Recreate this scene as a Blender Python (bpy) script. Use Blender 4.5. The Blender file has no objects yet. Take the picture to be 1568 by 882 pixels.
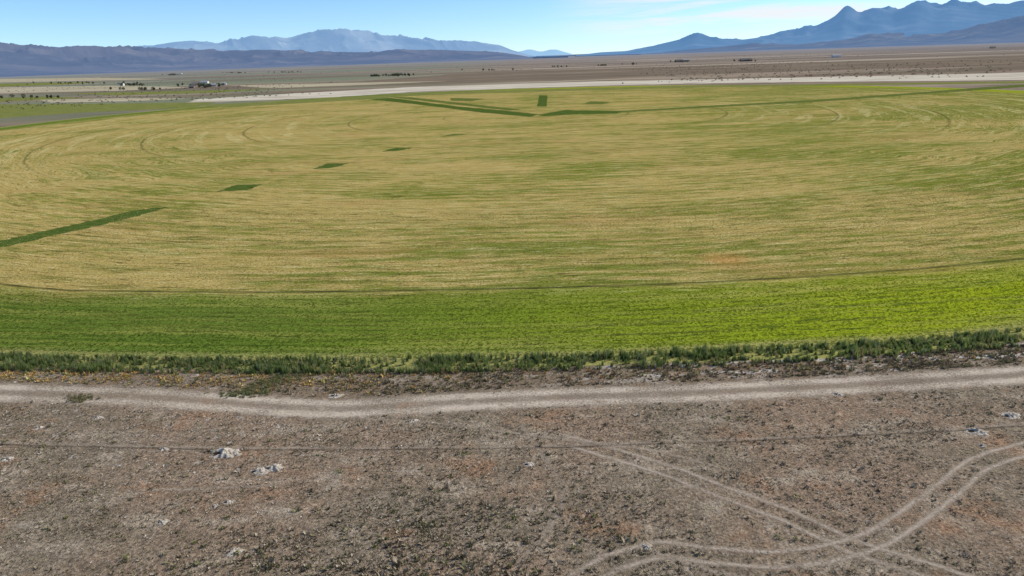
import bpy, math, numpy as np
from mathutils import Vector, Matrix
rng=np.random.default_rng(7)
sc=bpy.context.scene
sc.view_settings.view_transform='Standard'; sc.view_settings.look='None'; sc.view_settings.exposure=0

# ---------------------------------------------------------------- survey
H=37.0; F=1045.0; CX,CY=784.0,441.0
PIT=math.radians(18.76); ROL=math.radians(1.9)
fw=np.array([0,math.cos(PIT),-math.sin(PIT)]); rt0=np.array([1.,0,0]); up0=np.array([0,math.sin(PIT),math.cos(PIT)])
rt=math.cos(ROL)*rt0-math.sin(ROL)*up0; up=math.cos(ROL)*up0+math.sin(ROL)*rt0
def ray(px,py): return rt*(px-CX)/F+up*(CY-py)/F+fw
def gp(px,py):
    v=ray(px,py); t=-H/v[2]; return np.array([v[0]*t,v[1]*t])
PIV=gp(820,176)
R_OUT=float(np.hypot(*(gp(784,562)-PIV))); R_MOW=float(np.hypot(*(gp(784,442)-PIV)))
def bulge(th,r): # the field is not a perfect circle: it swells to the south-west
    s=np.clip((r-300)/40,0,1); return np.minimum(80*np.minimum(th,0)**2,6.)*s
def rn(x,y):
    dx=x-PIV[0]; dy=y-PIV[1]; r=np.hypot(dx,dy); return r-bulge(np.arctan2(dx,-dy),r)

cam=bpy.data.cameras.new('camera'); co=bpy.data.objects.new('camera',cam); sc.collection.objects.link(co); sc.camera=co
cam.sensor_width=36; cam.lens=36*F/1568; cam.clip_start=0.5; cam.clip_end=200000
M=Matrix(((rt[0],up[0],-fw[0],0),(rt[1],up[1],-fw[1],0),(rt[2],up[2],-fw[2],H),(0,0,0,1)))
co.matrix_world=M

# ---------------------------------------------------------------- node helper
class G:
    def __init__(s,name):
        s.m=bpy.data.materials.new(name); s.m.use_nodes=True; s.t=s.m.node_tree; s.t.nodes.clear()
        s.out=s.t.nodes.new('ShaderNodeOutputMaterial')
    def n(s,ty): return s.t.nodes.new(ty)
    def put(s,sock,v):
        if isinstance(v,bpy.types.NodeSocket): s.t.links.new(v,sock)
        elif v is not None:
            if isinstance(v,(tuple,list)) and sock.type=='RGBA' and len(v)==3: v=(*v,1)
            sock.default_value=v
    def m_(s,op,a,b=None,c=None,clamp=False):
        n=s.n('ShaderNodeMath'); n.operation=op; n.use_clamp=clamp
        for i,v in enumerate((a,b,c)): s.put(n.inputs[i],v)
        return n.outputs[0]
    def pos(s): return s.n('ShaderNodeNewGeometry').outputs['Position']
    def sep(s,v):
        n=s.n('ShaderNodeSeparateXYZ'); s.put(n.inputs[0],v); return n.outputs
    def comb(s,x,y,z=0.0):
        n=s.n('ShaderNodeCombineXYZ'); s.put(n.inputs[0],x); s.put(n.inputs[1],y); s.put(n.inputs[2],z); return n.outputs[0]
    def vscale(s,v,sc_):
        n=s.n('ShaderNodeVectorMath'); n.operation='MULTIPLY'; s.put(n.inputs[0],v); n.inputs[1].default_value=sc_; return n.outputs[0]
    def noise(s,v,scale,det=4,ro=.55,dist=0):
        n=s.n('ShaderNodeTexNoise'); s.put(n.inputs['Vector'],v); n.inputs['Scale'].default_value=scale
        n.inputs['Detail'].default_value=det; n.inputs['Roughness'].default_value=ro; n.inputs['Distortion'].default_value=dist
        return n.outputs['Fac']
    def mr(s,v,a,b,c=0.,d=1.,smooth=True):
        n=s.n('ShaderNodeMapRange'); n.interpolation_type='SMOOTHSTEP' if smooth else 'LINEAR'; n.clamp=True
        for i,x in enumerate((v,a,b,c,d)): s.put(n.inputs[i],x)
        return n.outputs[0]
    def lerp(s,f,a,b):
        return s.m_('ADD',a,s.m_('MULTIPLY',f,s.m_('SUBTRACT',b,a)))
    def mix(s,f,a,b,bt='MIX'):
        n=s.n('ShaderNodeMix'); n.data_type='RGBA'; n.blend_type=bt; n.clamp_factor=True
        s.put(n.inputs[0],f); s.put(n.inputs[6],a); s.put(n.inputs[7],b); return n.outputs[2]
    def grey(s,v): return s.comb(v,v,v)
    def mul(s,c,v): return s.mix(1.0,c,s.grey(v),'MULTIPLY')
    def attr(s,name):
        n=s.n('ShaderNodeAttribute'); n.attribute_name=name; return n
    def bump(s,h,st=.5,d=.1):
        n=s.n('ShaderNodeBump'); s.put(n.inputs['Height'],h); n.inputs['Strength'].default_value=st; n.inputs['Distance'].default_value=d; return n.outputs[0]
    def bsdf(s,col,rough=.95,normal=None,spec=.1):
        n=s.n('ShaderNodeBsdfPrincipled'); s.put(n.inputs['Base Color'],col); n.inputs['Roughness'].default_value=rough
        n.inputs['Specular IOR Level'].default_value=spec
        if normal is not None: s.put(n.inputs['Normal'],normal)
        return n.outputs[0]
    def diff(s,col,normal=None):
        n=s.n('ShaderNodeBsdfDiffuse'); s.put(n.inputs['Color'],col)
        if normal is not None: s.put(n.inputs['Normal'],normal)
        return n.outputs[0]
    def fin(s,sh,alpha=None):
        if alpha is not None:
            tr=s.n('ShaderNodeBsdfTransparent').outputs[0]; mx=s.n('ShaderNodeMixShader')
            s.put(mx.inputs[0],alpha); s.t.links.new(tr,mx.inputs[1]); s.t.links.new(sh,mx.inputs[2]); sh=mx.outputs[0]
        s.t.links.new(sh,s.out.inputs[0]); return s.m

def mesh_obj(name,V,Fc,mat,attrs=None,parent=None,smooth=False):
    me=bpy.data.meshes.new(name); V=np.asarray(V,dtype=np.float32)
    if isinstance(Fc,np.ndarray):
        k=Fc.shape[1]; nf=len(Fc)
        me.vertices.add(len(V)); me.vertices.foreach_set('co',V.ravel())
        me.loops.add(nf*k); me.loops.foreach_set('vertex_index',Fc.astype(np.int32).ravel())
        me.polygons.add(nf); me.polygons.foreach_set('loop_start',np.arange(nf,dtype=np.int32)*k)
        me.update(calc_edges=True)
    else:
        me.from_pydata([tuple(map(float,v)) for v in V],[],Fc)
    if smooth: me.polygons.foreach_set('use_smooth',[True]*len(me.polygons))
    for k,a in (attrs or {}).items():
        a=np.asarray(a,dtype=np.float32)
        if a.ndim==1:
            at=me.attributes.new(k,'FLOAT','POINT'); at.data.foreach_set('value',a)
        else:
            at=me.attributes.new(k,'FLOAT_COLOR','POINT'); c=np.ones((len(a),4),np.float32); c[:,:3]=a; at.data.foreach_set('color',c.ravel())
    me.materials.append(mat)
    o=bpy.data.objects.new(name,me); sc.collection.objects.link(o)
    if parent: o.parent=parent
    return o

def vnoise(x,y,seed=0):
    xi=np.floor(x).astype(np.int64); yi=np.floor(y).astype(np.int64); fx=x-xi; fy=y-yi
    def h(a,b):
        n=(a*374761393+b*668265263+seed*1442695041)&0xffffffff
        n=((n^(n>>13))*1274126177)&0xffffffff; n=n^(n>>16); return (n&0xffff)/65535.
    sx=fx*fx*fx*(fx*(fx*6-15)+10); sy=fy*fy*fy*(fy*(fy*6-15)+10)
    return (h(xi,yi)*(1-sx)+h(xi+1,yi)*sx)*(1-sy)+(h(xi,yi+1)*(1-sx)+h(xi+1,yi+1)*sx)*sy
def fbm(x,y,o=5,seed=0,ridged=False,g=.5):
    a=1;s=0;t=0
    for i in range(o):
        n=vnoise(x*2**i+i*17.3,y*2**i-i*9.1,seed+i)
        if ridged: n=(1-abs(2*n-1))**1.5
        s=s+a*n;t+=a;a*=g
    return s/t

# ---------------------------------------------------------------- world / sun
SEL=math.radians(32); SAZ=math.radians(72)
w=bpy.data.worlds.new('World'); sc.world=w; w.use_nodes=True; nt=w.node_tree; nt.nodes.clear()
wo=nt.nodes.new('ShaderNodeOutputWorld'); bg=nt.nodes.new('ShaderNodeBackground'); sky=nt.nodes.new('ShaderNodeTexSky')
sky.sky_type='NISHITA'; sky.sun_disc=False; sky.sun_elevation=SEL; sky.sun_rotation=SAZ; sky.altitude=2500; sky.air_density=1.0; sky.dust_density=.25; sky.ozone_density=4
bg.inputs[1].default_value=.145
class W(G):
    def __init__(s): s.t=nt
g=W()
tc=g.n('ShaderNodeTexCoord').outputs['Generated']; x,y,z=g.sep(tc)
cn=g.noise(g.comb(g.m_('MULTIPLY',x,2.2),g.m_('MULTIPLY',y,2.2),g.m_('MULTIPLY',z,34.)),1.5,6,.62,.4)
mask=g.m_('MULTIPLY',g.mr(cn,.38,.62),g.m_('MULTIPLY',g.mr(x,.04,.22),g.mr(z,.012,.04)))
mask=g.m_('MULTIPLY',mask,.95)
tint=g.mix(1.0,sky.outputs[0],(0.85,1.0,1.14),'MULTIPLY')
cc=g.mix(mask,tint,(6.1,6.35,6.6))
nt.links.new(cc,bg.inputs[0]); nt.links.new(bg.outputs[0],wo.inputs[0])
sl=bpy.data.lights.new('sun','SUN'); sl.energy=4.7; sl.angle=math.radians(.5); sl.color=(1,.935,.81)
so=bpy.data.objects.new('sun',sl); sc.collection.objects.link(so)
sd=Vector((math.sin(SAZ)*math.cos(SEL),math.cos(SAZ)*math.cos(SEL),math.sin(SEL)))
so.rotation_euler=sd.to_track_quat('Z','Y').to_euler(); so.location=(0,0,200)

# ---------------------------------------------------------------- ground
def pivr(g,P):
    x,y,z=g.sep(P); dx=g.m_('SUBTRACT',x,float(PIV[0])); dy=g.m_('SUBTRACT',y,float(PIV[1]))
    r=g.m_('SQRT',g.m_('ADD',g.m_('MULTIPLY',dx,dx),g.m_('MULTIPLY',dy,dy)))
    th=g.m_('ARCTAN2',dx,g.m_('MULTIPLY',dy,-1.0))
    tn=g.m_('MINIMUM',th,0.0); b=g.m_('MINIMUM',g.m_('MULTIPLY',g.m_('MULTIPLY',tn,tn),80.),6.)
    r=g.m_('SUBTRACT',r,g.m_('MULTIPLY',b,g.mr(r,300,340,0,1,False)))
    return r,th,dx,dy
g=G('ground_soil'); P=g.pos(); x,y,z=g.sep(P)
big=g.noise(P,.045,3,.6); mid=g.noise(g.vscale(P,(.6,1,1)),.35,4,.65); fine=g.noise(P,3.6,6,.8); fin2=g.noise(P,1.1,4,.75); red=g.noise(P,.12,4,.65)
c=g.mix(g.mr(big,.38,.62),(.235,.19,.135),(.275,.20,.14))
c=g.mix(g.mr(mid,.5,.68),c,(.355,.29,.215))
c=g.mix(g.m_('MULTIPLY',g.mr(mid,.32,.47,1,0),.5),c,(.155,.12,.082))
c=g.mix(g.m_('MULTIPLY',g.mr(red,.55,.68),.5),c,(.35,.19,.105))
c=g.mul(c,g.mr(fine,.36,.64,.33,1.62,False)); c=g.mul(c,g.mr(fin2,.32,.68,.66,1.3,False))
wl=g.m_('MULTIPLY',g.mr(x,-8,-32),g.mr(y,50,64)); al=g.noise(P,.9,5,.78)
c=g.mix(g.m_('MULTIPLY',g.mr(al,.56,.66),g.m_('ADD',g.m_('MULTIPLY',wl,.6),.24)),c,(.52,.465,.395))
r,th,dx,dy=pivr(g,P)
head=g.mr(r,R_OUT+12,R_OUT+6)
c=g.mix(g.m_('MULTIPLY',head,.5),c,(.20,.15,.10))
an=g.noise(g.comb(g.m_('MULTIPLY',r,.5),g.m_('MULTIPLY',th,60.)),1.0,5,.7)
c=g.mix(g.m_('MULTIPLY',g.m_('MULTIPLY',g.mr(an,.5,.61),g.mr(r,R_OUT+7,R_OUT+3)),g.mr(x,-10,40,.25,1.)),c,(.60,.54,.47))
b1=g.noise(g.vscale(P,(.0006,.0045,1)),1,5,.6,.3); b2=g.noise(g.vscale(P,(.004,.02,1)),1,5,.65); b3=g.noise(g.vscale(P,(.0004,.0022,1)),1,4,.6)
pc=g.mix(g.mr(b1,.42,.58),(.18,.135,.10),(.31,.245,.18))
pc=g.mix(g.mr(b2,.5,.64),pc,(.15,.13,.085))
pc=g.mix(g.m_('MULTIPLY',g.mr(b1,.56,.66),.8),pc,(.48,.42,.32))
pc=g.mix(g.m_('MULTIPLY',g.mr(b3,.42,.55),g.mr(x,150,-400,.0,.85)),pc,(.17,.20,.125))
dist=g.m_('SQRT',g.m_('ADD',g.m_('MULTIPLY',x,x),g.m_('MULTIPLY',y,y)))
haze_tint=g.mr(dist,1000,11000,0,.9,False); pc=g.mix(haze_tint,pc,(.255,.27,.315))  # distance haze painted into the plain colour as a grey-blue shift
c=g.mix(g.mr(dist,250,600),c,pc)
bp=g.bump(g.m_('ADD',fine,g.m_('MULTIPLY',fin2,2.)),.9,.18)
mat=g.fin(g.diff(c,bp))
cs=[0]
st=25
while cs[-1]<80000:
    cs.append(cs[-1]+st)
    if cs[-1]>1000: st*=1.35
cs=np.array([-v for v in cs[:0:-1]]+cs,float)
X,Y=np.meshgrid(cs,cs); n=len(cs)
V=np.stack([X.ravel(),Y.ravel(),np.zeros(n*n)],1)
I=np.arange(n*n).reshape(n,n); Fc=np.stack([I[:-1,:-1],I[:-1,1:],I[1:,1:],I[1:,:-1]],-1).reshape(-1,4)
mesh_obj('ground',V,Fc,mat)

# ---------------------------------------------------------------- crop field
def field_mat():
    g=G('mown_hay_field'); P=g.pos(); r,th,dx,dy=pivr(g,P); x,y,z=g.sep(P)
    big=g.noise(P,.012,3,.6)
    k=g.mr(g.m_('ADD',r,g.m_('MULTIPLY',g.m_('SUBTRACT',big,.5),120.)),190,290)
    row=g.m_('ADD',g.lerp(k,g.m_('ADD',g.m_('MULTIPLY',dy,-1.),g.m_('MULTIPLY',dx,.03)),r),g.m_('MULTIPLY',big,9.))
    al=g.lerp(k,dx,g.m_('MULTIPLY',th,330.))
    s1=g.noise(g.comb(g.m_('MULTIPLY',row,.5),g.m_('MULTIPLY',al,.028)),1,4,.65)
    s2=g.noise(g.comb(g.m_('MULTIPLY',row,1.7),g.m_('MULTIPLY',al,.16),3.3),1,4,.72)
    s3=g.noise(g.comb(g.m_('MULTIPLY',row,.11),g.m_('MULTIPLY',al,.009),8.),1,4,.6)
    fine=g.noise(g.vscale(P,(.8,1,1)),2.6,5,.8); med=g.noise(g.vscale(P,(.3,1,1)),.4,4,.72)
    patchy=g.noise(g.vscale(P,(.5,1,1)),.035,4,.65)
    wave=g.m_('SINE',g.m_('MULTIPLY',row,2*math.pi/4.6))
    gr=g.m_('ADD',g.m_('MULTIPLY',g.mr(big,.35,.65),.4),g.m_('MULTIPLY',g.mr(s3,.4,.62),.35))
    gr=g.m_('ADD',gr,g.mr(x,-80,260,-.04,.3,False))
    gr=g.m_('ADD',gr,g.m_('MULTIPLY',g.m_('SUBTRACT',med,.5),2.0))
    gr=g.m_('ADD',gr,g.m_('MULTIPLY',g.m_('SUBTRACT',patchy,.5),1.9))
    gr=g.m_('ADD',gr,g.m_('MULTIPLY',wave,.15))
    gr=g.m_('ADD',gr,g.mr(r,R_MOW-40,R_MOW,0,.2))
    c=g.mix(g.mr(gr,.1,.9),(.415,.315,.105),(.17,.19,.030))
    c=g.mix(g.m_('MULTIPLY',g.mr(s1,.55,.66),.5),c,(.52,.435,.19))
    c=g.mix(g.m_('MULTIPLY',g.mr(s1,.46,.35),.65),c,(.14,.15,.028))
    c=g.mix(g.m_('MULTIPLY',g.mr(s2,.56,.66),.65),c,(.60,.51,.26))
    c=g.mix(g.m_('MULTIPLY',g.mr(s2,.45,.34),.9),c,(.06,.058,.017))
    rd=g.noise(g.vscale(P,(.3,1,1)),.05,4,.6); c=g.mix(g.m_('MULTIPLY',g.mr(rd,.56,.7),.38),c,(.38,.22,.085))
    q=gp(1112,397); ox=g.m_('DIVIDE',g.m_('SUBTRACT',x,float(q[0])),5.5); oy=g.m_('DIVIDE',g.m_('SUBTRACT',y,float(q[1])),4.5)
    od=g.m_('ADD',g.m_('SQRT',g.m_('ADD',g.m_('MULTIPLY',ox,ox),g.m_('MULTIPLY',oy,oy))),g.m_('MULTIPLY',g.m_('SUBTRACT',fine,.5),2.))
    c=g.mix(g.m_('MULTIPLY',g.mr(od,1.2,.3),.5),c,(.46,.22,.07))
    ex=g.m_('MULTIPLY',g.mr(g.m_('ABSOLUTE',th),.55,1.15,.1,1.),g.mr(g.m_('ABSOLUTE',th),1.8,2.4,1.,.2))
    # faint uneven windrow rings where the rows turn
    rgn=g.noise(g.comb(g.m_('MULTIPLY',r,.13),g.m_('MULTIPLY',th,2.5),2.),1,5,.7)
    rm=g.m_('MULTIPLY',g.m_('MULTIPLY',g.mr(rgn,.52,.6),ex),g.m_('MULTIPLY',g.mr(r,90,160),g.mr(s2,.4,.6,.15,.5)))
    c=g.mix(rm,c,(.60,.52,.25))
    g1=g.mix(g.mr(x,-50,75),(.115,.17,.025),(.27,.325,.016))
    g1=g.mix(g.m_('MULTIPLY',g.mr(s1,.46,.62),.55),g1,(.27,.27,.06))
    g1=g.mix(g.m_('MULTIPLY',g.mr(s2,.48,.36),.75),g1,(.045,.075,.013))
    e=g.m_('ADD',r,g.m_('MULTIPLY',g.m_('SUBTRACT',g.m_('ADD',s1,s3),1.),16.)); kk=g.mr(e,R_MOW-3.,R_MOW+11)
    c=g.mix(kk,c,g1)
    c=g.mix(g.m_('MULTIPLY',g.mr(g.m_('ADD',r,g.m_('MULTIPLY',s1,5.)),R_OUT-5,R_OUT-1),.75),c,(.32,.29,.11))
    c=g.mul(c,g.mr(fine,.34,.66,.38,1.62,False))
    for R,wd,st,full in ((60,.7,.45,0),(120,.7,.6,0),(180,.65,.7,0),(231,.6,.75,0),(279,.55,.8,0),(321,.3,.45,1),(R_MOW-.3,.45,.92,1)):
        d=g.m_('ABSOLUTE',g.m_('SUBTRACT',g.m_('ADD',r,g.m_('MULTIPLY',g.m_('SUBTRACT',s3,.5),2.4)),float(R)))
        f=g.m_('MULTIPLY',g.mr(d,wd+.3,wd-.3),g.mr(s2,.35,.6,st,st*.5))
        if not full: f=g.m_('MULTIPLY',f,ex)
        c=g.mix(f,c,(.045,.045,.02))
    bp=g.bump(g.m_('ADD',fine,g.m_('MULTIPLY',s2,2.)),.8,.15)
    return g.fin(g.diff(c,bp))
rs=np.concatenate([[0.01],np.linspace(20,R_OUT,20)]); na=360; A=np.linspace(0,2*math.pi,na,endpoint=False)
TH=np.arctan2(np.cos(A),-np.sin(A))
V=[];
for i,rr in enumerate(rs):
    jit=(fbm(A*30,A*0,3,5)-.5)*1.6+bulge(TH,np.full(na,380.)) if i==len(rs)-1 else 0
    V.append(np.stack([PIV[0]+np.cos(A)*(rr+jit),PIV[1]+np.sin(A)*(rr+jit),np.full(na,.004)],1))
V=np.concatenate(V); I=np.arange(len(rs)*na).reshape(len(rs),na); J=np.roll(I,-1,1)
Fc=np.stack([I[:-1],I[1:],J[1:],J[:-1]],-1).reshape(-1,4)
mesh_obj('crop_field',V,Fc,field_mat())

# polygonal ground patches ------------------------------------------------
def patch(name,pix,z,mat,jit=.4,seg=14):
    pts=[gp(*p) for p in pix]; o=[]
    for i in range(len(pts)):
        a,b=pts[i],pts[(i+1)%len(pts)]
        for k in range(seg):
            q=a+(b-a)*k/seg; o.append((q[0]+rng.normal()*jit,q[1]+rng.normal()*jit*.6,z))
    import bmesh
    bm=bmesh.new(); f=bm.faces.new([bm.verts.new(v) for v in o])
    if f.calc_area()>0: bmesh.ops.triangulate(bm,faces=[f])
    bm.normal_update()
    me=bpy.data.meshes.new(name); bm.to_mesh(me); bm.free()
    for p in me.polygons:
        if p.normal.z<0: p.flip()
    me.materials.append(mat); ob=bpy.data.objects.new(name,me); sc.collection.objects.link(ob); return ob
def simple(name,c1,c2,scale=(.3,1.2,1),lo=.38,hi=.62,c3=None,fn=0,gaps=0):
    g=G(name); P=g.pos(); a=g.noise(g.vscale(P,scale),1,5,.68); c=g.mix(g.mr(a,lo,hi),c1,c2)
    if c3: c=g.mix(g.mr(g.noise(g.vscale(P,tuple(s*.2 for s in scale)),1,5,.6),.5,.68),c,c3)
    if fn: c=g.mul(c,g.mr(g.noise(P,fn,4,.8),.3,.7,.5,1.5,False))
    al=None
    if gaps: al=g.mr(g.noise(g.vscale(P,(.12,.8,1)),1,4,.7),gaps-.04,gaps+.06)
    return g.fin(g.diff(c),al)
mgreen=simple('uncut_alfalfa',(.045,.08,.014),(.10,.14,.03),(.25,1.5,1),fn=1.5,gaps=.35)
mdull=simple('dull_green_crop',(.13,.155,.035),(.23,.23,.075),(.06,.4,1),fn=.5)
mthin=simple('thin_alfalfa_strip',(.075,.11,.022),(.15,.175,.045),(.25,1.5,1),fn=1.,gaps=.40)
for pix in ([(-60,382),(0,369),(60,355),(150,336),(205,322),(262,316),(236,324),(150,346),(80,361),(0,380),(-60,392)],
            [(330,294),(376,291),(403,282),(362,283)],[(478,259),(508,257),(535,250),(502,250)],
            [(585,232),(610,231),(632,226),(606,226)],
            [(545,150),(592,149),(700,163),(780,170),(825,175),(812,179),(735,172),(640,160)],
            [(822,176),(868,168),(880,169),(958,170),(944,174),(880,175),(832,178)],
            [(826,146),(838,146),(837,163),(822,163)]):
    patch('uncut_crop_strip',pix,.008,mgreen)
for pix in ([(675,209),(696,208),(716,205),(694,205)],[(688,150),(742,151),(722,155),(690,154)],[(905,155),(936,156),(922,160),(893,159)],[(590,148),(630,149),(800,168),(780,169)],
            [(948,170),(1100,161),(1250,153),(1400,142),(1500,134),(1600,127),(1600,131),(1500,138),(1400,145),(1250,156),(1100,164),(955,172)]):
    patch('uncut_crop_strip',pix,.012,mthin)
patch('uncut_crop_strip',[(500,150),(700,141),(900,135),(1050,131),(1300,128),(1600,124),(1600,127),(1300,131),(1050,134),(900,138),(700,144),(520,152)],.008,mdull,1.0)
patch('uncut_crop_strip',[(300,161),(450,154),(560,148),(600,150),(480,157),(340,165)],.016,mdull,1.0)
patch('green_farm_field',[(-500,172),(0,160),(330,157),(296,165),(130,172),(0,181),(-500,200)],.008,mdull,1.2)
mpale=simple('dry_pale_grass',(.40,.35,.27),(.62,.56,.45),(.01,.06,1),.35,.6,(.45,.38,.27))
patch('fallow_strip',[(288,157),(420,153),(520,148),(640,140),(800,135),(950,130),(1100,127),(1300,125),(1700,121),(1700,107),(1568,111),(1300,117),(1100,121),(900,125),(640,133),(450,143),(300,152)],.006,mpale,3)
mcr=simple('cream_stubble',(.34,.29,.19),(.46,.41,.29),(.004,.03,1))
patch('stubble_field',[(-200,140),(0,134),(180,131),(290,134),(180,139),(0,143),(-200,150)],.006,mcr,4)
patch('stubble_field',[(350,131),(520,127),(690,124),(560,130),(420,135)],.006,mcr,4)
patch('stubble_field',[(-200,126),(0,121),(150,119),(260,121),(120,124),(0,126),(-200,131)],.006,mcr,6)
patch('stubble_field',[(60,153),(200,150),(290,151),(200,155),(80,157)],.010,mcr,2)
patch('green_farm_field',[(-200,157),(0,150),(70,148),(140,150),(60,153),(0,156),(-200,166)],.008,mdull,2)
patch('green_farm_field',[(100,143),(300,139),(420,136),(330,142),(180,146)],.006,mdull,2)
patch('green_farm_field',[(-300,135),(0,128),(160,125),(110,129),(0,133),(-300,142)],.009,mdull,4)
mdk=simple('sagebrush_flat',(.14,.11,.08),(.23,.18,.13),(.004,.03,1))
patch('sagebrush_plain',[(560,124),(700,113),(900,106),(1250,95),(1650,84),(1650,98),(1250,108),(950,117),(700,127)],.003,mdk,8)

# ---------------------------------------------------------------- strips (road, ruts)
def smooth(pts,n=24):
    P=[np.array(p) for p in pts]; P=[2*P[0]-P[1]]+P+[2*P[-1]-P[-2]]; o=[]
    for i in range(1,len(P)-2):
        for k in range(n):
            t=k/n; a,b,c,d=P[i-1:i+3]
            o.append(.5*((2*b)+(-a+c)*t+(2*a-5*b+4*c-d)*t*t+(-a+3*b-3*c+d)*t**3))
    o.append(P[-2]); return np.array(o)
def strip_mat(name,c1,c2,strength,twin=False,edge=.75,brk=.4):
    g=G(name); P=g.pos(); u=g.attr('across').outputs['Fac']; au=g.m_('ABSOLUTE',u)
    n1=g.noise(P,.8,5,.7); n2=g.noise(P,4,4,.75); n3=g.noise(P,.1,3,.6)
    e=g.m_('ADD',au,g.m_('MULTIPLY',g.m_('SUBTRACT',n1,.5),1.3))
    al=g.mr(e,1.0,1-edge)
    if twin:
        d=g.m_('ABSOLUTE',g.m_('SUBTRACT',au,.47)); al=g.m_('MULTIPLY',al,g.mr(g.m_('ADD',d,g.m_('MULTIPLY',g.m_('SUBTRACT',n1,.5),.8)),.12,.4,1,.3))
    edgef=g.mr(au,1.0,.8); al=g.m_('MULTIPLY',g.m_('MULTIPLY',al,edgef),g.mr(g.m_('ADD',n2,g.m_('MULTIPLY',g.m_('SUBTRACT',n3,.5),1.)),.3,.62,strength*brk,strength))
    c=g.mix(g.mr(n1,.35,.65),c1,c2); c=g.mul(c,g.mr(n2,.3,.7,.65,1.3,False))
    return g.fin(g.diff(c,g.bump(n2,.5,.06)),al)
def strip(name,pts,width,z,mat,off=0.,parent=None,wv=0.):
    C=smooth([gp(*p) for p in pts]); T=np.gradient(C,axis=0); T/=np.linalg.norm(T,axis=1)[:,None]; N=np.stack([-T[:,1],T[:,0]],1)
    L=np.arange(len(C)); C=C+N*(off+((fbm(L*.07,L*0,3,3)-.5)*wv)[:,None])
    us=np.array([-1,-.5,0,.5,1.]); V=[];A=[]
    for u in us:
        q=C+N*u*width/2; V.append(np.column_stack([q,np.full(len(q),z)])); A.append(np.full(len(q),u))
    n=len(C); V=np.concatenate(V); A=np.concatenate(A); I=np.arange(len(V)).reshape(5,n)
    Fc=np.stack([I[:-1,:-1],I[:-1,1:],I[1:,1:],I[1:,:-1]],-1).reshape(-1,4)
    Fc=Fc[:,::-1] if np.cross(V[Fc[0,1]]-V[Fc[0,0]],V[Fc[0,2]]-V[Fc[0,0]])[2]<0 else Fc
    return mesh_obj(name,V,Fc,mat,{'across':A},parent)
mroad=strip_mat('dusty_road',(.44,.365,.28),(.60,.51,.40),.97,True,.5)
road_pts=[(-260,590),(-100,596),(0,601),(100,604),(200,607),(300,613),(380,619),(450,624),(520,626),(600,622),(700,616),(800,611),(900,607),(1000,604),(1100,600),(1200,595),(1300,590),(1400,584),(1500,578),(1568,573),(1700,562)]
strip('dirt_road',road_pts,6.0,.010,mroad)
mt=strip_mat('tyre_track_dust',(.38,.31,.235),(.53,.44,.35),.78,False,.9)
mf=strip_mat('faint_track_dust',(.36,.29,.22),(.48,.40,.31),.6,False,.9,.2)
trA=[(860,672),(905,685),(960,700),(1030,723),(1100,750),(1180,780),(1250,810),(1310,838),(1400,866),(1480,892),(1600,930)]
trB=[(1640,670),(1560,690),(1500,712),(1460,742),(1420,775),(1370,808),(1300,840),(1200,856),(1100,852),(1010,842),(940,862),(890,888),(840,920)]
for nm,pts,z,m in (('vehicle_track',trA,.014,mt),('vehicle_track',trB,.018,mt)):
    e=bpy.data.objects.new(nm,None); sc.collection.objects.link(e)
    strip('left_rut',pts,.8,z,m,.85,parent=e,wv=.35); strip('right_rut',pts,.8,z,m,-.85,parent=e,wv=.35)
strip('cattle_trail',[(-100,672),(0,678),(200,682),(400,686),(700,684),(900,681),(1100,674),(1300,665),(1480,655),(1700,640)],.75,.014,mf,wv=.4)
mdt=strip_mat('trail_rut_dark_soil',(.09,.07,.05),(.13,.1,.075),.6,False,.9,.05)  # darker line along the near side of the trail
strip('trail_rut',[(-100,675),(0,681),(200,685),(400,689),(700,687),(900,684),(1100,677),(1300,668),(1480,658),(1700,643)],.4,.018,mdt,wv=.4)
strip('faint_vehicle_track',[(-80,742),(100,750),(300,748),(480,738)],.7,.014,mf,wv=.5)
strip('faint_vehicle_track',[(560,640),(700,652),(860,672),(1000,690),(1100,715)],.7,.022,mf,wv=.5)
strip('faint_vehicle_track',[(800,650),(860,760),(800,860),(770,900)],.8,.014,mf,wv=.6)
strip('faint_vehicle_track',[(1000,842),(1060,866),(1160,885),(1300,888),(1400,876)],.7,.022,mf,wv=.5)
mgr=simple('gravel_lane',(.38,.33,.27),(.46,.4,.33),(.02,.02,1))
def lane(pts,wd): strip('gravel_lane',pts,wd,.012,mgr)
lane([(330,157),(470,148),(620,139),(700,134)],5); lane([(-80,128),(150,122),(330,116),(480,112)],12); lane([(640,120),(1000,107),(1300,97),(1700,84)],9)

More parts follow.
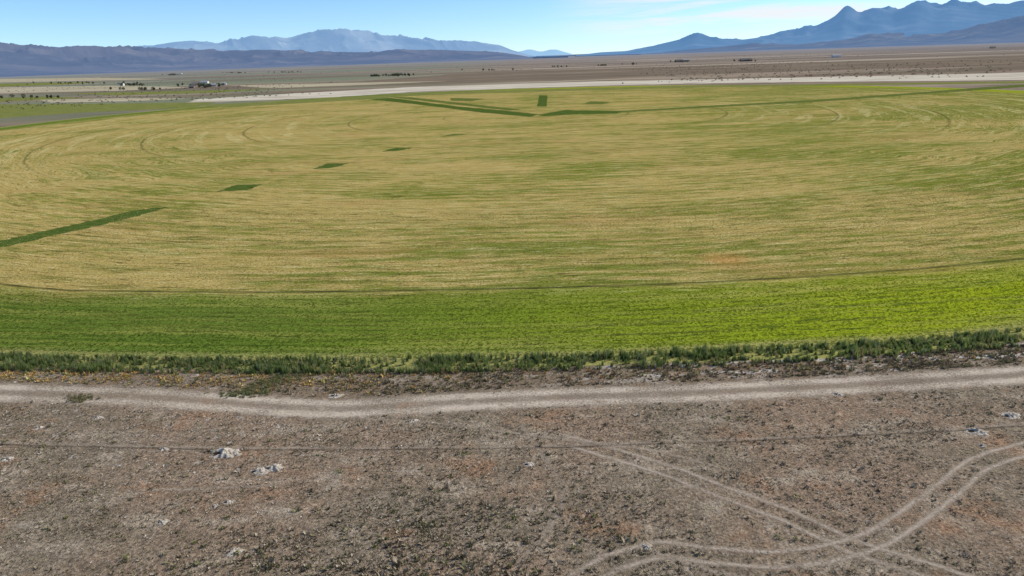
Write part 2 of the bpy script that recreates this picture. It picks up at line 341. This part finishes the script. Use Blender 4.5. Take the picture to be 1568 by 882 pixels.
# ---------------------------------------------------------------- plants
def leaf_mat(name,trans=.25):
    g=G(name); c=g.attr('col').outputs['Color']
    b=g.diff(c); t=g.n('ShaderNodeBsdfTranslucent'); g.put(t.inputs[0],c)
    mx=g.n('ShaderNodeMixShader'); mx.inputs[0].default_value=trans; g.t.links.new(b,mx.inputs[1]); g.t.links.new(t.outputs[0],mx.inputs[2])
    return g.fin(mx.outputs[0])
mleaf=leaf_mat('plant_foliage',.45); mscrub=leaf_mat('dry_scrub_foliage',.15)
def tufts(name,P,h,wd,nb,col,mat,bw=.35,jc=.25,lean=.6):
    n=len(P); a=rng.uniform(0,2*np.pi,(n,nb)); d=np.stack([np.cos(a),np.sin(a)],-1); pr=np.stack([-d[...,1],d[...,0]],-1)
    ro=rng.uniform(0,.6,(n,nb))*wd[:,None]; b=P[:,None,:2]+d*ro[...,None]
    ti=b+d*(rng.uniform(.1,lean,(n,nb))*wd[:,None])[...,None]; hh=rng.uniform(.45,1,(n,nb))*h[:,None]
    k=(bw*wd)[:,None,None]*rng.uniform(.5,1,(n,nb,1))
    V=np.zeros((n,nb,3,3)); V[:,:,0,:2]=b-pr*k; V[:,:,1,:2]=b+pr*k; V[:,:,2,:2]=ti; V[:,:,2,2]=hh
    V[...,2]+=P[:,None,None,2]; V[:,:,:2,2]-=.01
    c=np.repeat((col[:,None,:]*rng.uniform(1-jc,1+jc,(n,nb,1)))[:,:,None,:],3,2)
    V=V.reshape(-1,3); return mesh_obj(name,V,np.arange(len(V)).reshape(-1,3),mat,{'col':c.reshape(-1,3)})
def bushes(name,P,h,wd,nb,col,mat,leaf=.1,shape='dome',vs=1.3):
    n=len(P); u=rng.normal(size=(n,nb,3)); u/=np.linalg.norm(u,axis=-1,keepdims=True); rad=rng.uniform(.45,1,(n,nb,1))**.6; u=u*rad
    zz=(u[...,2]+1)/2; tp=1-.6*zz if shape=='cone' else np.ones_like(zz)
    lump=1+.25*np.sin(np.arctan2(u[...,1],u[...,0])*3+rng.uniform(0,6,(n,1)))
    C=np.stack([P[:,0,None]+u[...,0]*wd[:,None]*tp*lump,P[:,1,None]+u[...,1]*wd[:,None]*tp*lump,P[:,2,None]+zz*h[:,None]],-1)
    s=leaf*(rng.uniform(.6,1.4,(n,nb,1,1))); off=rng.normal(size=(n,nb,3,3))*s; off[...,2]*=vs
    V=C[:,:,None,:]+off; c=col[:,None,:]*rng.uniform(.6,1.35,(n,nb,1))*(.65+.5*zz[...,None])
    c=np.repeat(c[:,:,None,:],3,2); V=V.reshape(-1,3); return mesh_obj(name,V,np.arange(len(V)).reshape(-1,3),mat,{'col':c.reshape(-1,3)})
ROADC=smooth([gp(*p) for p in road_pts],8)
def roaddist(P):
    d=np.full(len(P),1e9)
    for q in ROADC: d=np.minimum(d,np.hypot(P[:,0]-q[0],P[:,1]-q[1]))
    return d
TR=[]
for t in (trA,trB):
    C=smooth([gp(*p) for p in t],12); T=np.gradient(C,axis=0); T/=np.linalg.norm(T,axis=1)[:,None]; N=np.stack([-T[:,1],T[:,0]],1); TR+= [C+N*.85,C-N*.85]
TR=np.concatenate(TR)
def trdist(P):
    d=np.full(len(P),1e9)
    for q in TR: d=np.minimum(d,np.hypot(P[:,0]-q[0],P[:,1]-q[1]))
    return d
def pal(cols,n,p=None):
    c=np.array(cols); return c[rng.choice(len(c),n,p=p)]
N=150000
yy=rng.uniform(28,92,N); xx=rng.uniform(-1,1,N)*(yy*.78+16); P=np.stack([xx,yy,np.zeros(N)],1)
rp=rn(xx,yy); rd=roaddist(P)
blob=np.exp(-((xx+8)/18)**2-((yy-40)/9)**2)
dens=.10+.8*np.clip(fbm(xx*.12,yy*.18,4,11)-.2,0,1)+.3*blob-.12*(xx>12)*(yy<58)
dens+= .3*(fbm(xx*.8,yy*.8,3,31)>.55)-.35*(fbm(xx*.3,yy*.3,3,41)>.56)
ok=(rp>R_OUT+1.5)&(rd>2.6+rng.uniform(-.8,.8,N))&(rng.uniform(0,1,N)<dens*.95)&(trdist(P)>.42)
P=P[ok]; n=len(P); print('SCRUB',n)
sz=rng.gamma(2.2,.030,n)+.035; sz*=1+.7*blob[ok]
col=pal([(.24,.20,.14),(.34,.285,.20),(.20,.19,.105),(.12,.10,.065),(.43,.365,.27),(.27,.19,.125)],n,[.26,.22,.19,.13,.12,.08])
tufts('desert_scrub',P,sz*.9,sz*1.3,8,col,mscrub)
N=1700; yy=rng.uniform(28,74,N); xx=rng.uniform(-1,1,N)*(yy*.75+15); P=np.stack([xx,yy,np.zeros(N)],1)
dn=.12+.8*np.exp(-((xx+6)/16)**2-((yy-41)/9)**2)
ok=(roaddist(P)>3.2)&(trdist(P)>.8)&(rng.uniform(0,1,N)<dn)&(rn(xx,yy)>R_OUT+3); P=P[ok]; n=len(P)
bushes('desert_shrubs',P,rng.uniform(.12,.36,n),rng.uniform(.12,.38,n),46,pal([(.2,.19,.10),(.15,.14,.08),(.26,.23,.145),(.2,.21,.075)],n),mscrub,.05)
N=20000; yy=rng.uniform(28,86,N); xx=rng.uniform(-1,1,N)*(yy*.78+20); P=np.stack([xx,yy,np.zeros(N)],1)
dn=.07+.75*(1/(1+np.exp((xx+14)/5)))*(yy>50)*(fbm(xx*.25,yy*.4,4,71)>.5)+.35*(fbm(xx*.35,yy*.35,4,77)>.62)
ok=(rng.uniform(0,1,N)<dn)&(rn(xx,yy)>R_OUT+1)&(roaddist(P)>2.2); P=P[ok]; n=len(P)
s=rng.gamma(1.8,.034,n)+.035
tufts('pale_soil_clods',P,s*.6,s*1.3,7,pal([(.48,.425,.355),(.39,.34,.275),(.56,.51,.44)],n),mscrub,.5,.15)
def arc(N,r0,r1,a0=-16,a1=16):
    a=np.radians(rng.uniform(a0,a1,N)); r=rng.uniform(r0,r1,N); R=r+bulge(a,r)
    return np.stack([PIV[0]+R*np.sin(a),PIV[1]-R*np.cos(a),np.zeros(N)],1),a,r
P,a,r=arc(24000,R_OUT+.6,R_OUT+9,-15,15)
ok=(rng.uniform(0,1,len(P))<(.15+.7*(fbm(P[:,0]*.3,P[:,1]*.6,4,91)>.5)))&(roaddist(P)>2.8); P=P[ok]; r=r[ok]; n=len(P)
left=1/(1+np.exp((P[:,0]+20)/6)); nearw=np.exp(-(r-R_OUT)/3)
c1=pal([(.25,.2,.13),(.32,.26,.16),(.2,.19,.09),(.15,.115,.075)],n); c2=pal([(.56,.40,.15),(.48,.30,.12),(.42,.36,.14)],n)
col=np.where((rng.uniform(0,1,n)<(.06+left*.9*nearw*2))[:,None],c2,c1); s=rng.gamma(3,.04,n)+.06
tufts('headland_dry_grass',P,s*1.2,s*1.1,9,col,mscrub)
P,a,r=arc(9500,R_OUT-3.3,R_OUT+1.2)
k=fbm(a*55,r*.5,4,5); ok=rng.uniform(0,1,len(P))<np.clip((k-.23)*2.1,0.05,1); P=P[ok]; r=r[ok]; a=a[ok]; n=len(P); print('WEEDS',n)
hh=(.22+.95*fbm(a*120,r*.4,4,15))*rng.uniform(.45,1.25,n)
wcol=pal([(.16,.215,.07),(.21,.265,.085),(.12,.17,.055),(.26,.30,.12),(.34,.30,.14),(.20,.24,.13)],n,[.27,.26,.14,.16,.08,.09])
tufts('roadside_weeds',P,hh*1.2,np.clip(hh*.42,.12,.5),26,wcol,mleaf,.16,.4,.5)
m=rng.uniform(0,1,n)<.28
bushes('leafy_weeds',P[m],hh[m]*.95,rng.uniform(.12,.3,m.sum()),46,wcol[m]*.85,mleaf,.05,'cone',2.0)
P,a,r=arc(600,R_OUT+.5,R_OUT+3.8); n=len(P)
tufts('scattered_weeds',P,rng.uniform(.2,.6,n),rng.uniform(.15,.35,n),24,pal([(.16,.2,.07),(.22,.23,.1),(.45,.34,.15),(.34,.19,.09)],n),mleaf,.16)
pts=smooth([gp(350,606),gp(385,600),gp(420,586),gp(455,573)],30); P=pts[rng.integers(0,len(pts),260)]+rng.normal(size=(260,2))*np.array([1.2,.5]); P=np.column_stack([P,np.zeros(260)])
bushes('weed_patch',P,rng.uniform(.1,.3,260),rng.uniform(.12,.3,260),44,pal([(.19,.22,.09),(.24,.25,.12),(.28,.25,.14)],260),mleaf,.045)
q=gp(118,612); P=np.column_stack([q+rng.normal(size=(50,2))*np.array([1.,.5]),np.zeros(50)])
bushes('weed_patch',P,rng.uniform(.1,.3,50),rng.uniform(.12,.3,50),44,pal([(.18,.2,.08),(.26,.23,.13)],50),mleaf,.045)
P,a,r=arc(150000,R_MOW+1.5,R_OUT-3.2,-19,19); n=len(P); P[:,2]=.004
rowf=.5+.5*np.sin(r*2*np.pi/1.9); st=fbm(r*.55,a*14,4,55,g=.6); st2=fbm(r*.25,a*6,3,58)
ok=rng.uniform(0,1,n)<np.clip((.15+.45*rowf)*(.35+1.3*(st-.2))*(.2+.8*np.clip((r-R_MOW)/10,0,1)),0,1); P=P[ok]; st=st[ok]; st2=st2[ok]; n=len(P); print('ALF',n)
t=np.clip((P[:,0]+50)/130,0,1)[:,None]; col=np.array([.115,.175,.027])*(1-t)+np.array([.265,.325,.016])*t
col=col*(.55+.85*st[:,None]); w_=np.clip((st2-.42)*4,0,1)[:,None]*.5; col=col*(1-w_)+np.array([.27,.265,.065])*w_
s=rng.uniform(.07,.14,n)
tufts('standing_alfalfa',P,s*.9,s*1.9,5,col,mleaf,.5,.15)
P,a,r=arc(120000,R_MOW-60,R_MOW-.8,-26,26); n=len(P); P[:,2]=.004; st=fbm(r*.55,a*9*3,4,65,g=.6); ok=rng.uniform(0,1,n)<(st*1.8-.45); P=P[ok];st=st[ok]; n=len(P)
col=pal([(.44,.35,.145),(.22,.23,.05),(.54,.46,.23),(.11,.12,.03)],n,[.32,.32,.14,.22]); s=rng.uniform(.07,.14,n)
tufts('mown_stubble',P,s*.6,s*1.8,4,col,mleaf,.5)

# ---------------------------------------------------------------- burrow mounds: heap of pale spoil beside a flattened pit, its shade painted dark
g=G('mound_pale_soil'); P_=g.pos(); hc=g.attr('hole_shade').outputs['Fac']; a=g.noise(P_,6,5,.78)
c=g.mix(g.mr(a,.38,.62),(.32,.27,.21),(.66,.60,.52)); c=g.mix(g.mr(g.m_('ADD',hc,g.m_('MULTIPLY',g.m_('SUBTRACT',a,.5),.8)),.3,.6),c,(.045,.034,.025)); mm=g.fin(g.diff(c,g.bump(a,1.,.15)))
def mound(px,py,s):
    q=gp(px,py); nr,na=24,56; sd=int(rng.integers(1000))
    R_,A_=np.meshgrid(np.linspace(0,1,nr),np.arange(na)*2*np.pi/na,indexing='ij')
    k=1+1.6*(fbm(3+2.2*np.cos(A_),3+2.2*np.sin(A_),4,sd,g=.6)-.5)
    X_=R_*s*k*np.cos(A_)*1.25; Y_=R_*s*k*np.sin(A_)*.8
    z=.6*s*np.maximum(0,1-R_**1.2)*np.clip(1.8*fbm(X_*2.0/s+5,Y_*2.0/s+5,4,sd+3,g=.6)-.45,.01,1.3)
    hd=np.hypot((X_+.72*s)/(.46*s),(Y_+.1*s)/(.32*s)); f=np.clip(1.5-hd*1.2,0,1)
    z=z*(1-f)+.006; z[-1]=-.01
    V=np.stack([q[0]+X_,q[1]+Y_,z],-1).reshape(-1,3)
    Fc=[(i*na+j,(i+1)*na+j,(i+1)*na+(j+1)%na,i*na+(j+1)%na) for i in range(nr-1) for j in range(na)]
    mesh_obj('burrow_mound',V,np.array(Fc),mm,{'hole_shade':f.ravel()},smooth=True)
for m in ((515,606,.7),(345,694,1.2),(418,717,.9),(396,722,.7),(1495,660,.8),(1547,637,.8),(357,845,.5),(248,800,.45),(12,703,.6),(810,711,.4),(350,769,.4),(250,688,.45),(632,645,.5),(990,838,.4),(1283,604,.4),(300,575,.4),(1432,550,.45),(1395,555,.4),(60,655,.4),(150,640,.4),(1505,682,.35),(330,775,.3)): mound(*m)

# ---------------------------------------------------------------- mountains
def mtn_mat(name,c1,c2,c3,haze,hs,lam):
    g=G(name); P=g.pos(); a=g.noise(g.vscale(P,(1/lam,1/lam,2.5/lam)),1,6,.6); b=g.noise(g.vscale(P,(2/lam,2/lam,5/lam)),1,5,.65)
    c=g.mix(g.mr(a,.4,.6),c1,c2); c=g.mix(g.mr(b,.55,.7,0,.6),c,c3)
    d=g.diff(c); e=g.n('ShaderNodeEmission'); g.put(e.inputs[0],haze); e.inputs[1].default_value=hs  # constant blue emission painted over the rock as aerial haze
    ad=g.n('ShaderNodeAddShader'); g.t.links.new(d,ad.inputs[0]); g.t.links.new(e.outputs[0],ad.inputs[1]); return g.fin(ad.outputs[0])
def mountains(name,sky_,d0,W_,lam,mat,seed,nx=800,nt=110,rough=.55,pw=1.5,rr=.06):
    pts=[]
    for p in sky_:
        v=ray(*p); pts.append((math.atan2(v[0],v[1]),(H+d0*v[2]/math.hypot(v[0],v[1]))))
    pts=np.array(pts); ph=np.linspace(pts[0,0],pts[-1,0],nx); pr=np.interp(ph,pts[:,0],pts[:,1])
    dp=ph[1]-ph[0]; kk=max(1,int(.007/dp)); ker=np.hanning(2*kk+3); ker/=ker.sum(); pr=np.convolve(np.pad(pr,kk+1,'edge'),ker,'valid')[:nx]
    pr=np.maximum(pr*(1+rr*(fbm(ph*d0/lam*3,ph*0+1,4,seed+5)-.5)),0)
    tt=np.linspace(-1,.6,nt); PH,TT=np.meshgrid(ph,tt); Dd=d0+TT*W_
    S=np.clip(1-np.abs(TT),0,1)**pw
    wx=PH*d0/lam; wy=TT*W_/lam
    wx2=wx+1.0*(fbm(wx*.5,wy*.5+4,3,seed+50)-.5)*1.6+wy*.25; wy2=wy+1.2*(fbm(wx*.6+9,wy*.5,3,seed+60)-.5)
    rg=fbm(wx2,wy2*.8,5,seed,True,.46)
    Hh=S*(1-rough+rough*1.5*rg)
    cm=Hh.max(0); k2=max(3,int(.02/dp)); ker=np.hanning(2*k2+3); ker/=ker.sum(); cm=np.convolve(np.pad(cm,k2+1,'edge'),ker,'valid')[:nx]
    Hh=Hh/np.maximum(cm,1e-6)[None,:]*pr[None,:]
    Hh=Hh-10*(np.abs(TT)>.98)
    V=np.stack([np.sin(PH)*Dd,np.cos(PH)*Dd,Hh],-1).reshape(-1,3)
    I=np.arange(nx*nt).reshape(nt,nx); Fc=np.stack([I[:-1,:-1],I[:-1,1:],I[1:,1:],I[1:,:-1]],-1).reshape(-1,4)
    mesh_obj(name,V,Fc,mat,smooth=True)
mFar=mtn_mat('faint_rock_haze_glow',(.03,.045,.06),(.04,.055,.07),(.06,.07,.08),(.32,.55,.80),.95,3500)
mA=mtn_mat('rock_haze_glow',(.05,.06,.08),(.10,.105,.11),(.16,.15,.13),(.19,.34,.56),.97,3500)
mB=mtn_mat('juniper_hills_haze_glow',(.035,.04,.05),(.07,.066,.068),(.13,.11,.095),(.09,.145,.27),.95,1300)
mC=mtn_mat('conifer_mountain_haze_glow',(.025,.04,.055),(.055,.07,.085),(.11,.12,.125),(.10,.22,.42),1.0,2600)
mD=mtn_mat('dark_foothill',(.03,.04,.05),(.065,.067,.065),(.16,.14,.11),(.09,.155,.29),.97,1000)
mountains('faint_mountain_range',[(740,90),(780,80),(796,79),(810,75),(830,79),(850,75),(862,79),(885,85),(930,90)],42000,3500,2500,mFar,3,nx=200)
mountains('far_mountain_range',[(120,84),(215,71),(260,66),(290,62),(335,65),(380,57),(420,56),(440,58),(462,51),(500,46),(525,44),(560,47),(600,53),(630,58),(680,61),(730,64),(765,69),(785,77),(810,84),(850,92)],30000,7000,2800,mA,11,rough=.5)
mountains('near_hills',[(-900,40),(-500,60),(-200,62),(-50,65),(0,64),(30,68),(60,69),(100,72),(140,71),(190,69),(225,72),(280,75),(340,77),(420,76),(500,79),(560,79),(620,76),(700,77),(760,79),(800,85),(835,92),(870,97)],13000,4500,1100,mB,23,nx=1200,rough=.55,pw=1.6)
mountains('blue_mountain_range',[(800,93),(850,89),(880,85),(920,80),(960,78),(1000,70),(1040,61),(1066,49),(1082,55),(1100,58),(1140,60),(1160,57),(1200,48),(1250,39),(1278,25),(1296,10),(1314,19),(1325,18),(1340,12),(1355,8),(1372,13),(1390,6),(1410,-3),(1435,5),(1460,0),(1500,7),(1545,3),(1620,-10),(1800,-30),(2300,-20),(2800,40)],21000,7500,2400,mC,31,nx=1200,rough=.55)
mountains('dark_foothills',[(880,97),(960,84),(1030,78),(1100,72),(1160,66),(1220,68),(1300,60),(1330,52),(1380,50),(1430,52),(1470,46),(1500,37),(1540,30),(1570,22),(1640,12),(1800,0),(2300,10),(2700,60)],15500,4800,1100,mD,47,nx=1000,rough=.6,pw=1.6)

# ---------------------------------------------------------------- farm buildings & trees
def flat(name,c):
    g=G(name); a=g.noise(g.pos(),1.5,4,.6); return g.fin(g.bsdf(g.mul(g.mix(0.0,c,c),g.mr(a,.3,.7,.88,1.1)),.8))
mw=flat('white_siding',(.58,.57,.54)); mr_=flat('grey_metal_roof',(.34,.35,.37)); mbr=flat('brown_wall',(.22,.17,.14)); mdr=flat('dark_roof',(.15,.14,.14)); mgl=flat('window_glass',(.03,.04,.05)); mtan=flat('tan_wall',(.4,.33,.25))
def building(name,px,py,w_,l_,h_,wall,roof,rot=0,rise=.3):
    q=gp(px,py); e=bpy.data.objects.new(name,None); sc.collection.objects.link(e); e.location=(q[0],q[1],0); e.rotation_euler[2]=rot
    a,b=w_/2,l_/2; rz=h_+w_*rise
    mesh_obj('walls',[(-b,-a,0),(b,-a,0),(b,a,0),(-b,a,0),(-b,-a,h_),(b,-a,h_),(b,a,h_),(-b,a,h_),(-b,0,rz),(b,0,rz)],[(0,1,5,4),(2,3,7,6),(1,2,6,9,5),(3,0,4,8,7)],wall,parent=e)
    o=.5; dz=.08; k=o*rise*2
    mesh_obj('roof',[(-b-o,-a-o,h_-k+dz),(b+o,-a-o,h_-k+dz),(b+o,0,rz+dz),(-b-o,0,rz+dz),(-b-o,a+o,h_-k+dz),(b+o,a+o,h_-k+dz),
        (-b-o,-a-o,h_-k+dz+.2),(b+o,-a-o,h_-k+dz+.2),(b+o,0,rz+dz+.2),(-b-o,0,rz+dz+.2),(-b-o,a+o,h_-k+dz+.2),(b+o,a+o,h_-k+dz+.2)],
        [(0,3,2,1),(3,4,5,2),(6,7,8,9),(9,8,11,10),(0,1,7,6),(4,10,11,5),(1,2,8,7),(2,5,11,8),(0,6,9,3),(3,9,10,4)],roof,parent=e)
    def pane(n_,x0,x1,z0,z1): mesh_obj(n_,[(x0,-a-.03,z0),(x1,-a-.03,z0),(x1,-a-.03,z1),(x0,-a-.03,z1)],[(0,1,2,3)],mgl,parent=e)
    pane('door',-.6,.6,0,2.1)
    nw=max(2,int(l_/4)); 
    for i in range(nw):
        cx=-b+(i+.5)*l_/nw
        if abs(cx)>1.4: pane('window_%d'%i,cx-.6,cx+.6,1,2.1)
building('farm_house',328,132,7,11,3.,mw,mr_,.1); building('barn',300,131,9,14,4.,mtan,mdr,.3); building('machine_shed',314,128,8,16,3.6,mw,mr_,-.1); building('farm_shed',343,130,6,9,3.,mw,mr_,.2)
building('farm_shed',294,135,6,9,3,mbr,mdr,.1); building('farm_house',186,131,8,12,3.5,mw,mdr); building('barn',265,115,10,26,5,mbr,mdr); building('farm_house',276,114,9,20,4.5,mw,mr_)
building('barn',1040,95,12,26,5,mbr,mdr,.1); building('machine_shed',1049,94,10,30,5,mtan,mr_); building('barn',1142,94,12,32,5,mbr,mdr); building('farm_house',1280,88,11,26,6,mw,mr_); building('farm_house',1520,74,11,24,6,mtan,mdr)
T=[]
for x0,y0,k,sp,spy in ((610,116,34,24,1.0),(322,133,26,30,1.6),(200,131,16,22,1.),(265,115,16,10,.6),(360,112,16,14,.6),(1040,95,12,14,.4),(1140,94,14,18,.4),(850,103,6,10,.3),(925,101,6,10,.3),(960,99,6,14,.4),(430,111,14,24,.5),(40,150,14,50,1.),(575,117,12,6,.4),(740,108,8,30,.5),(120,128,20,60,1.5),(230,138,10,40,.8)):
    for i in range(k):
        q=gp(x0+rng.normal()*sp*.6,y0+rng.normal()*spy*.5); T.append((q[0],q[1],0.))
T=np.array(T); n=len(T); hh=rng.uniform(2.5,6,n)
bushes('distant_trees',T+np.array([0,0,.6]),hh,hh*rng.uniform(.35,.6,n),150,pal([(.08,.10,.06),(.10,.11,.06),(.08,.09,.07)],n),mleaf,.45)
V=[];Fc=[]
for t_ in T:
    b=len(V); 
    for z,r in ((0,.25),(2.6,.1)):
        for k in range(5): V.append((t_[0]+r*math.cos(k*1.2566),t_[1]+r*math.sin(k*1.2566),z))
    Fc+=[(b+k,b+(k+1)%5,b+5+(k+1)%5,b+5+k) for k in range(5)]
o=mesh_obj('trunks',V,Fc,mbr); o.parent=bpy.data.objects['distant_trees']
N=5000; d=np.exp(rng.uniform(np.log(900),np.log(5000),N)); a=rng.uniform(-.75,.75,N); P=np.stack([np.sin(a)*d,np.cos(a)*d,np.zeros(N)],1)
ok=np.hypot(P[:,0]-PIV[0],P[:,1]-PIV[1])>R_OUT+60; ok&=fbm(P[:,0]*.002,P[:,1]*.004,3,8)>.5; P=P[ok]; n=len(P)
bushes('sagebrush',P,rng.uniform(.5,1.2,n),rng.uniform(.6,1.5,n),14,pal([(.13,.12,.085),(.17,.14,.1)],n),mscrub,.4)
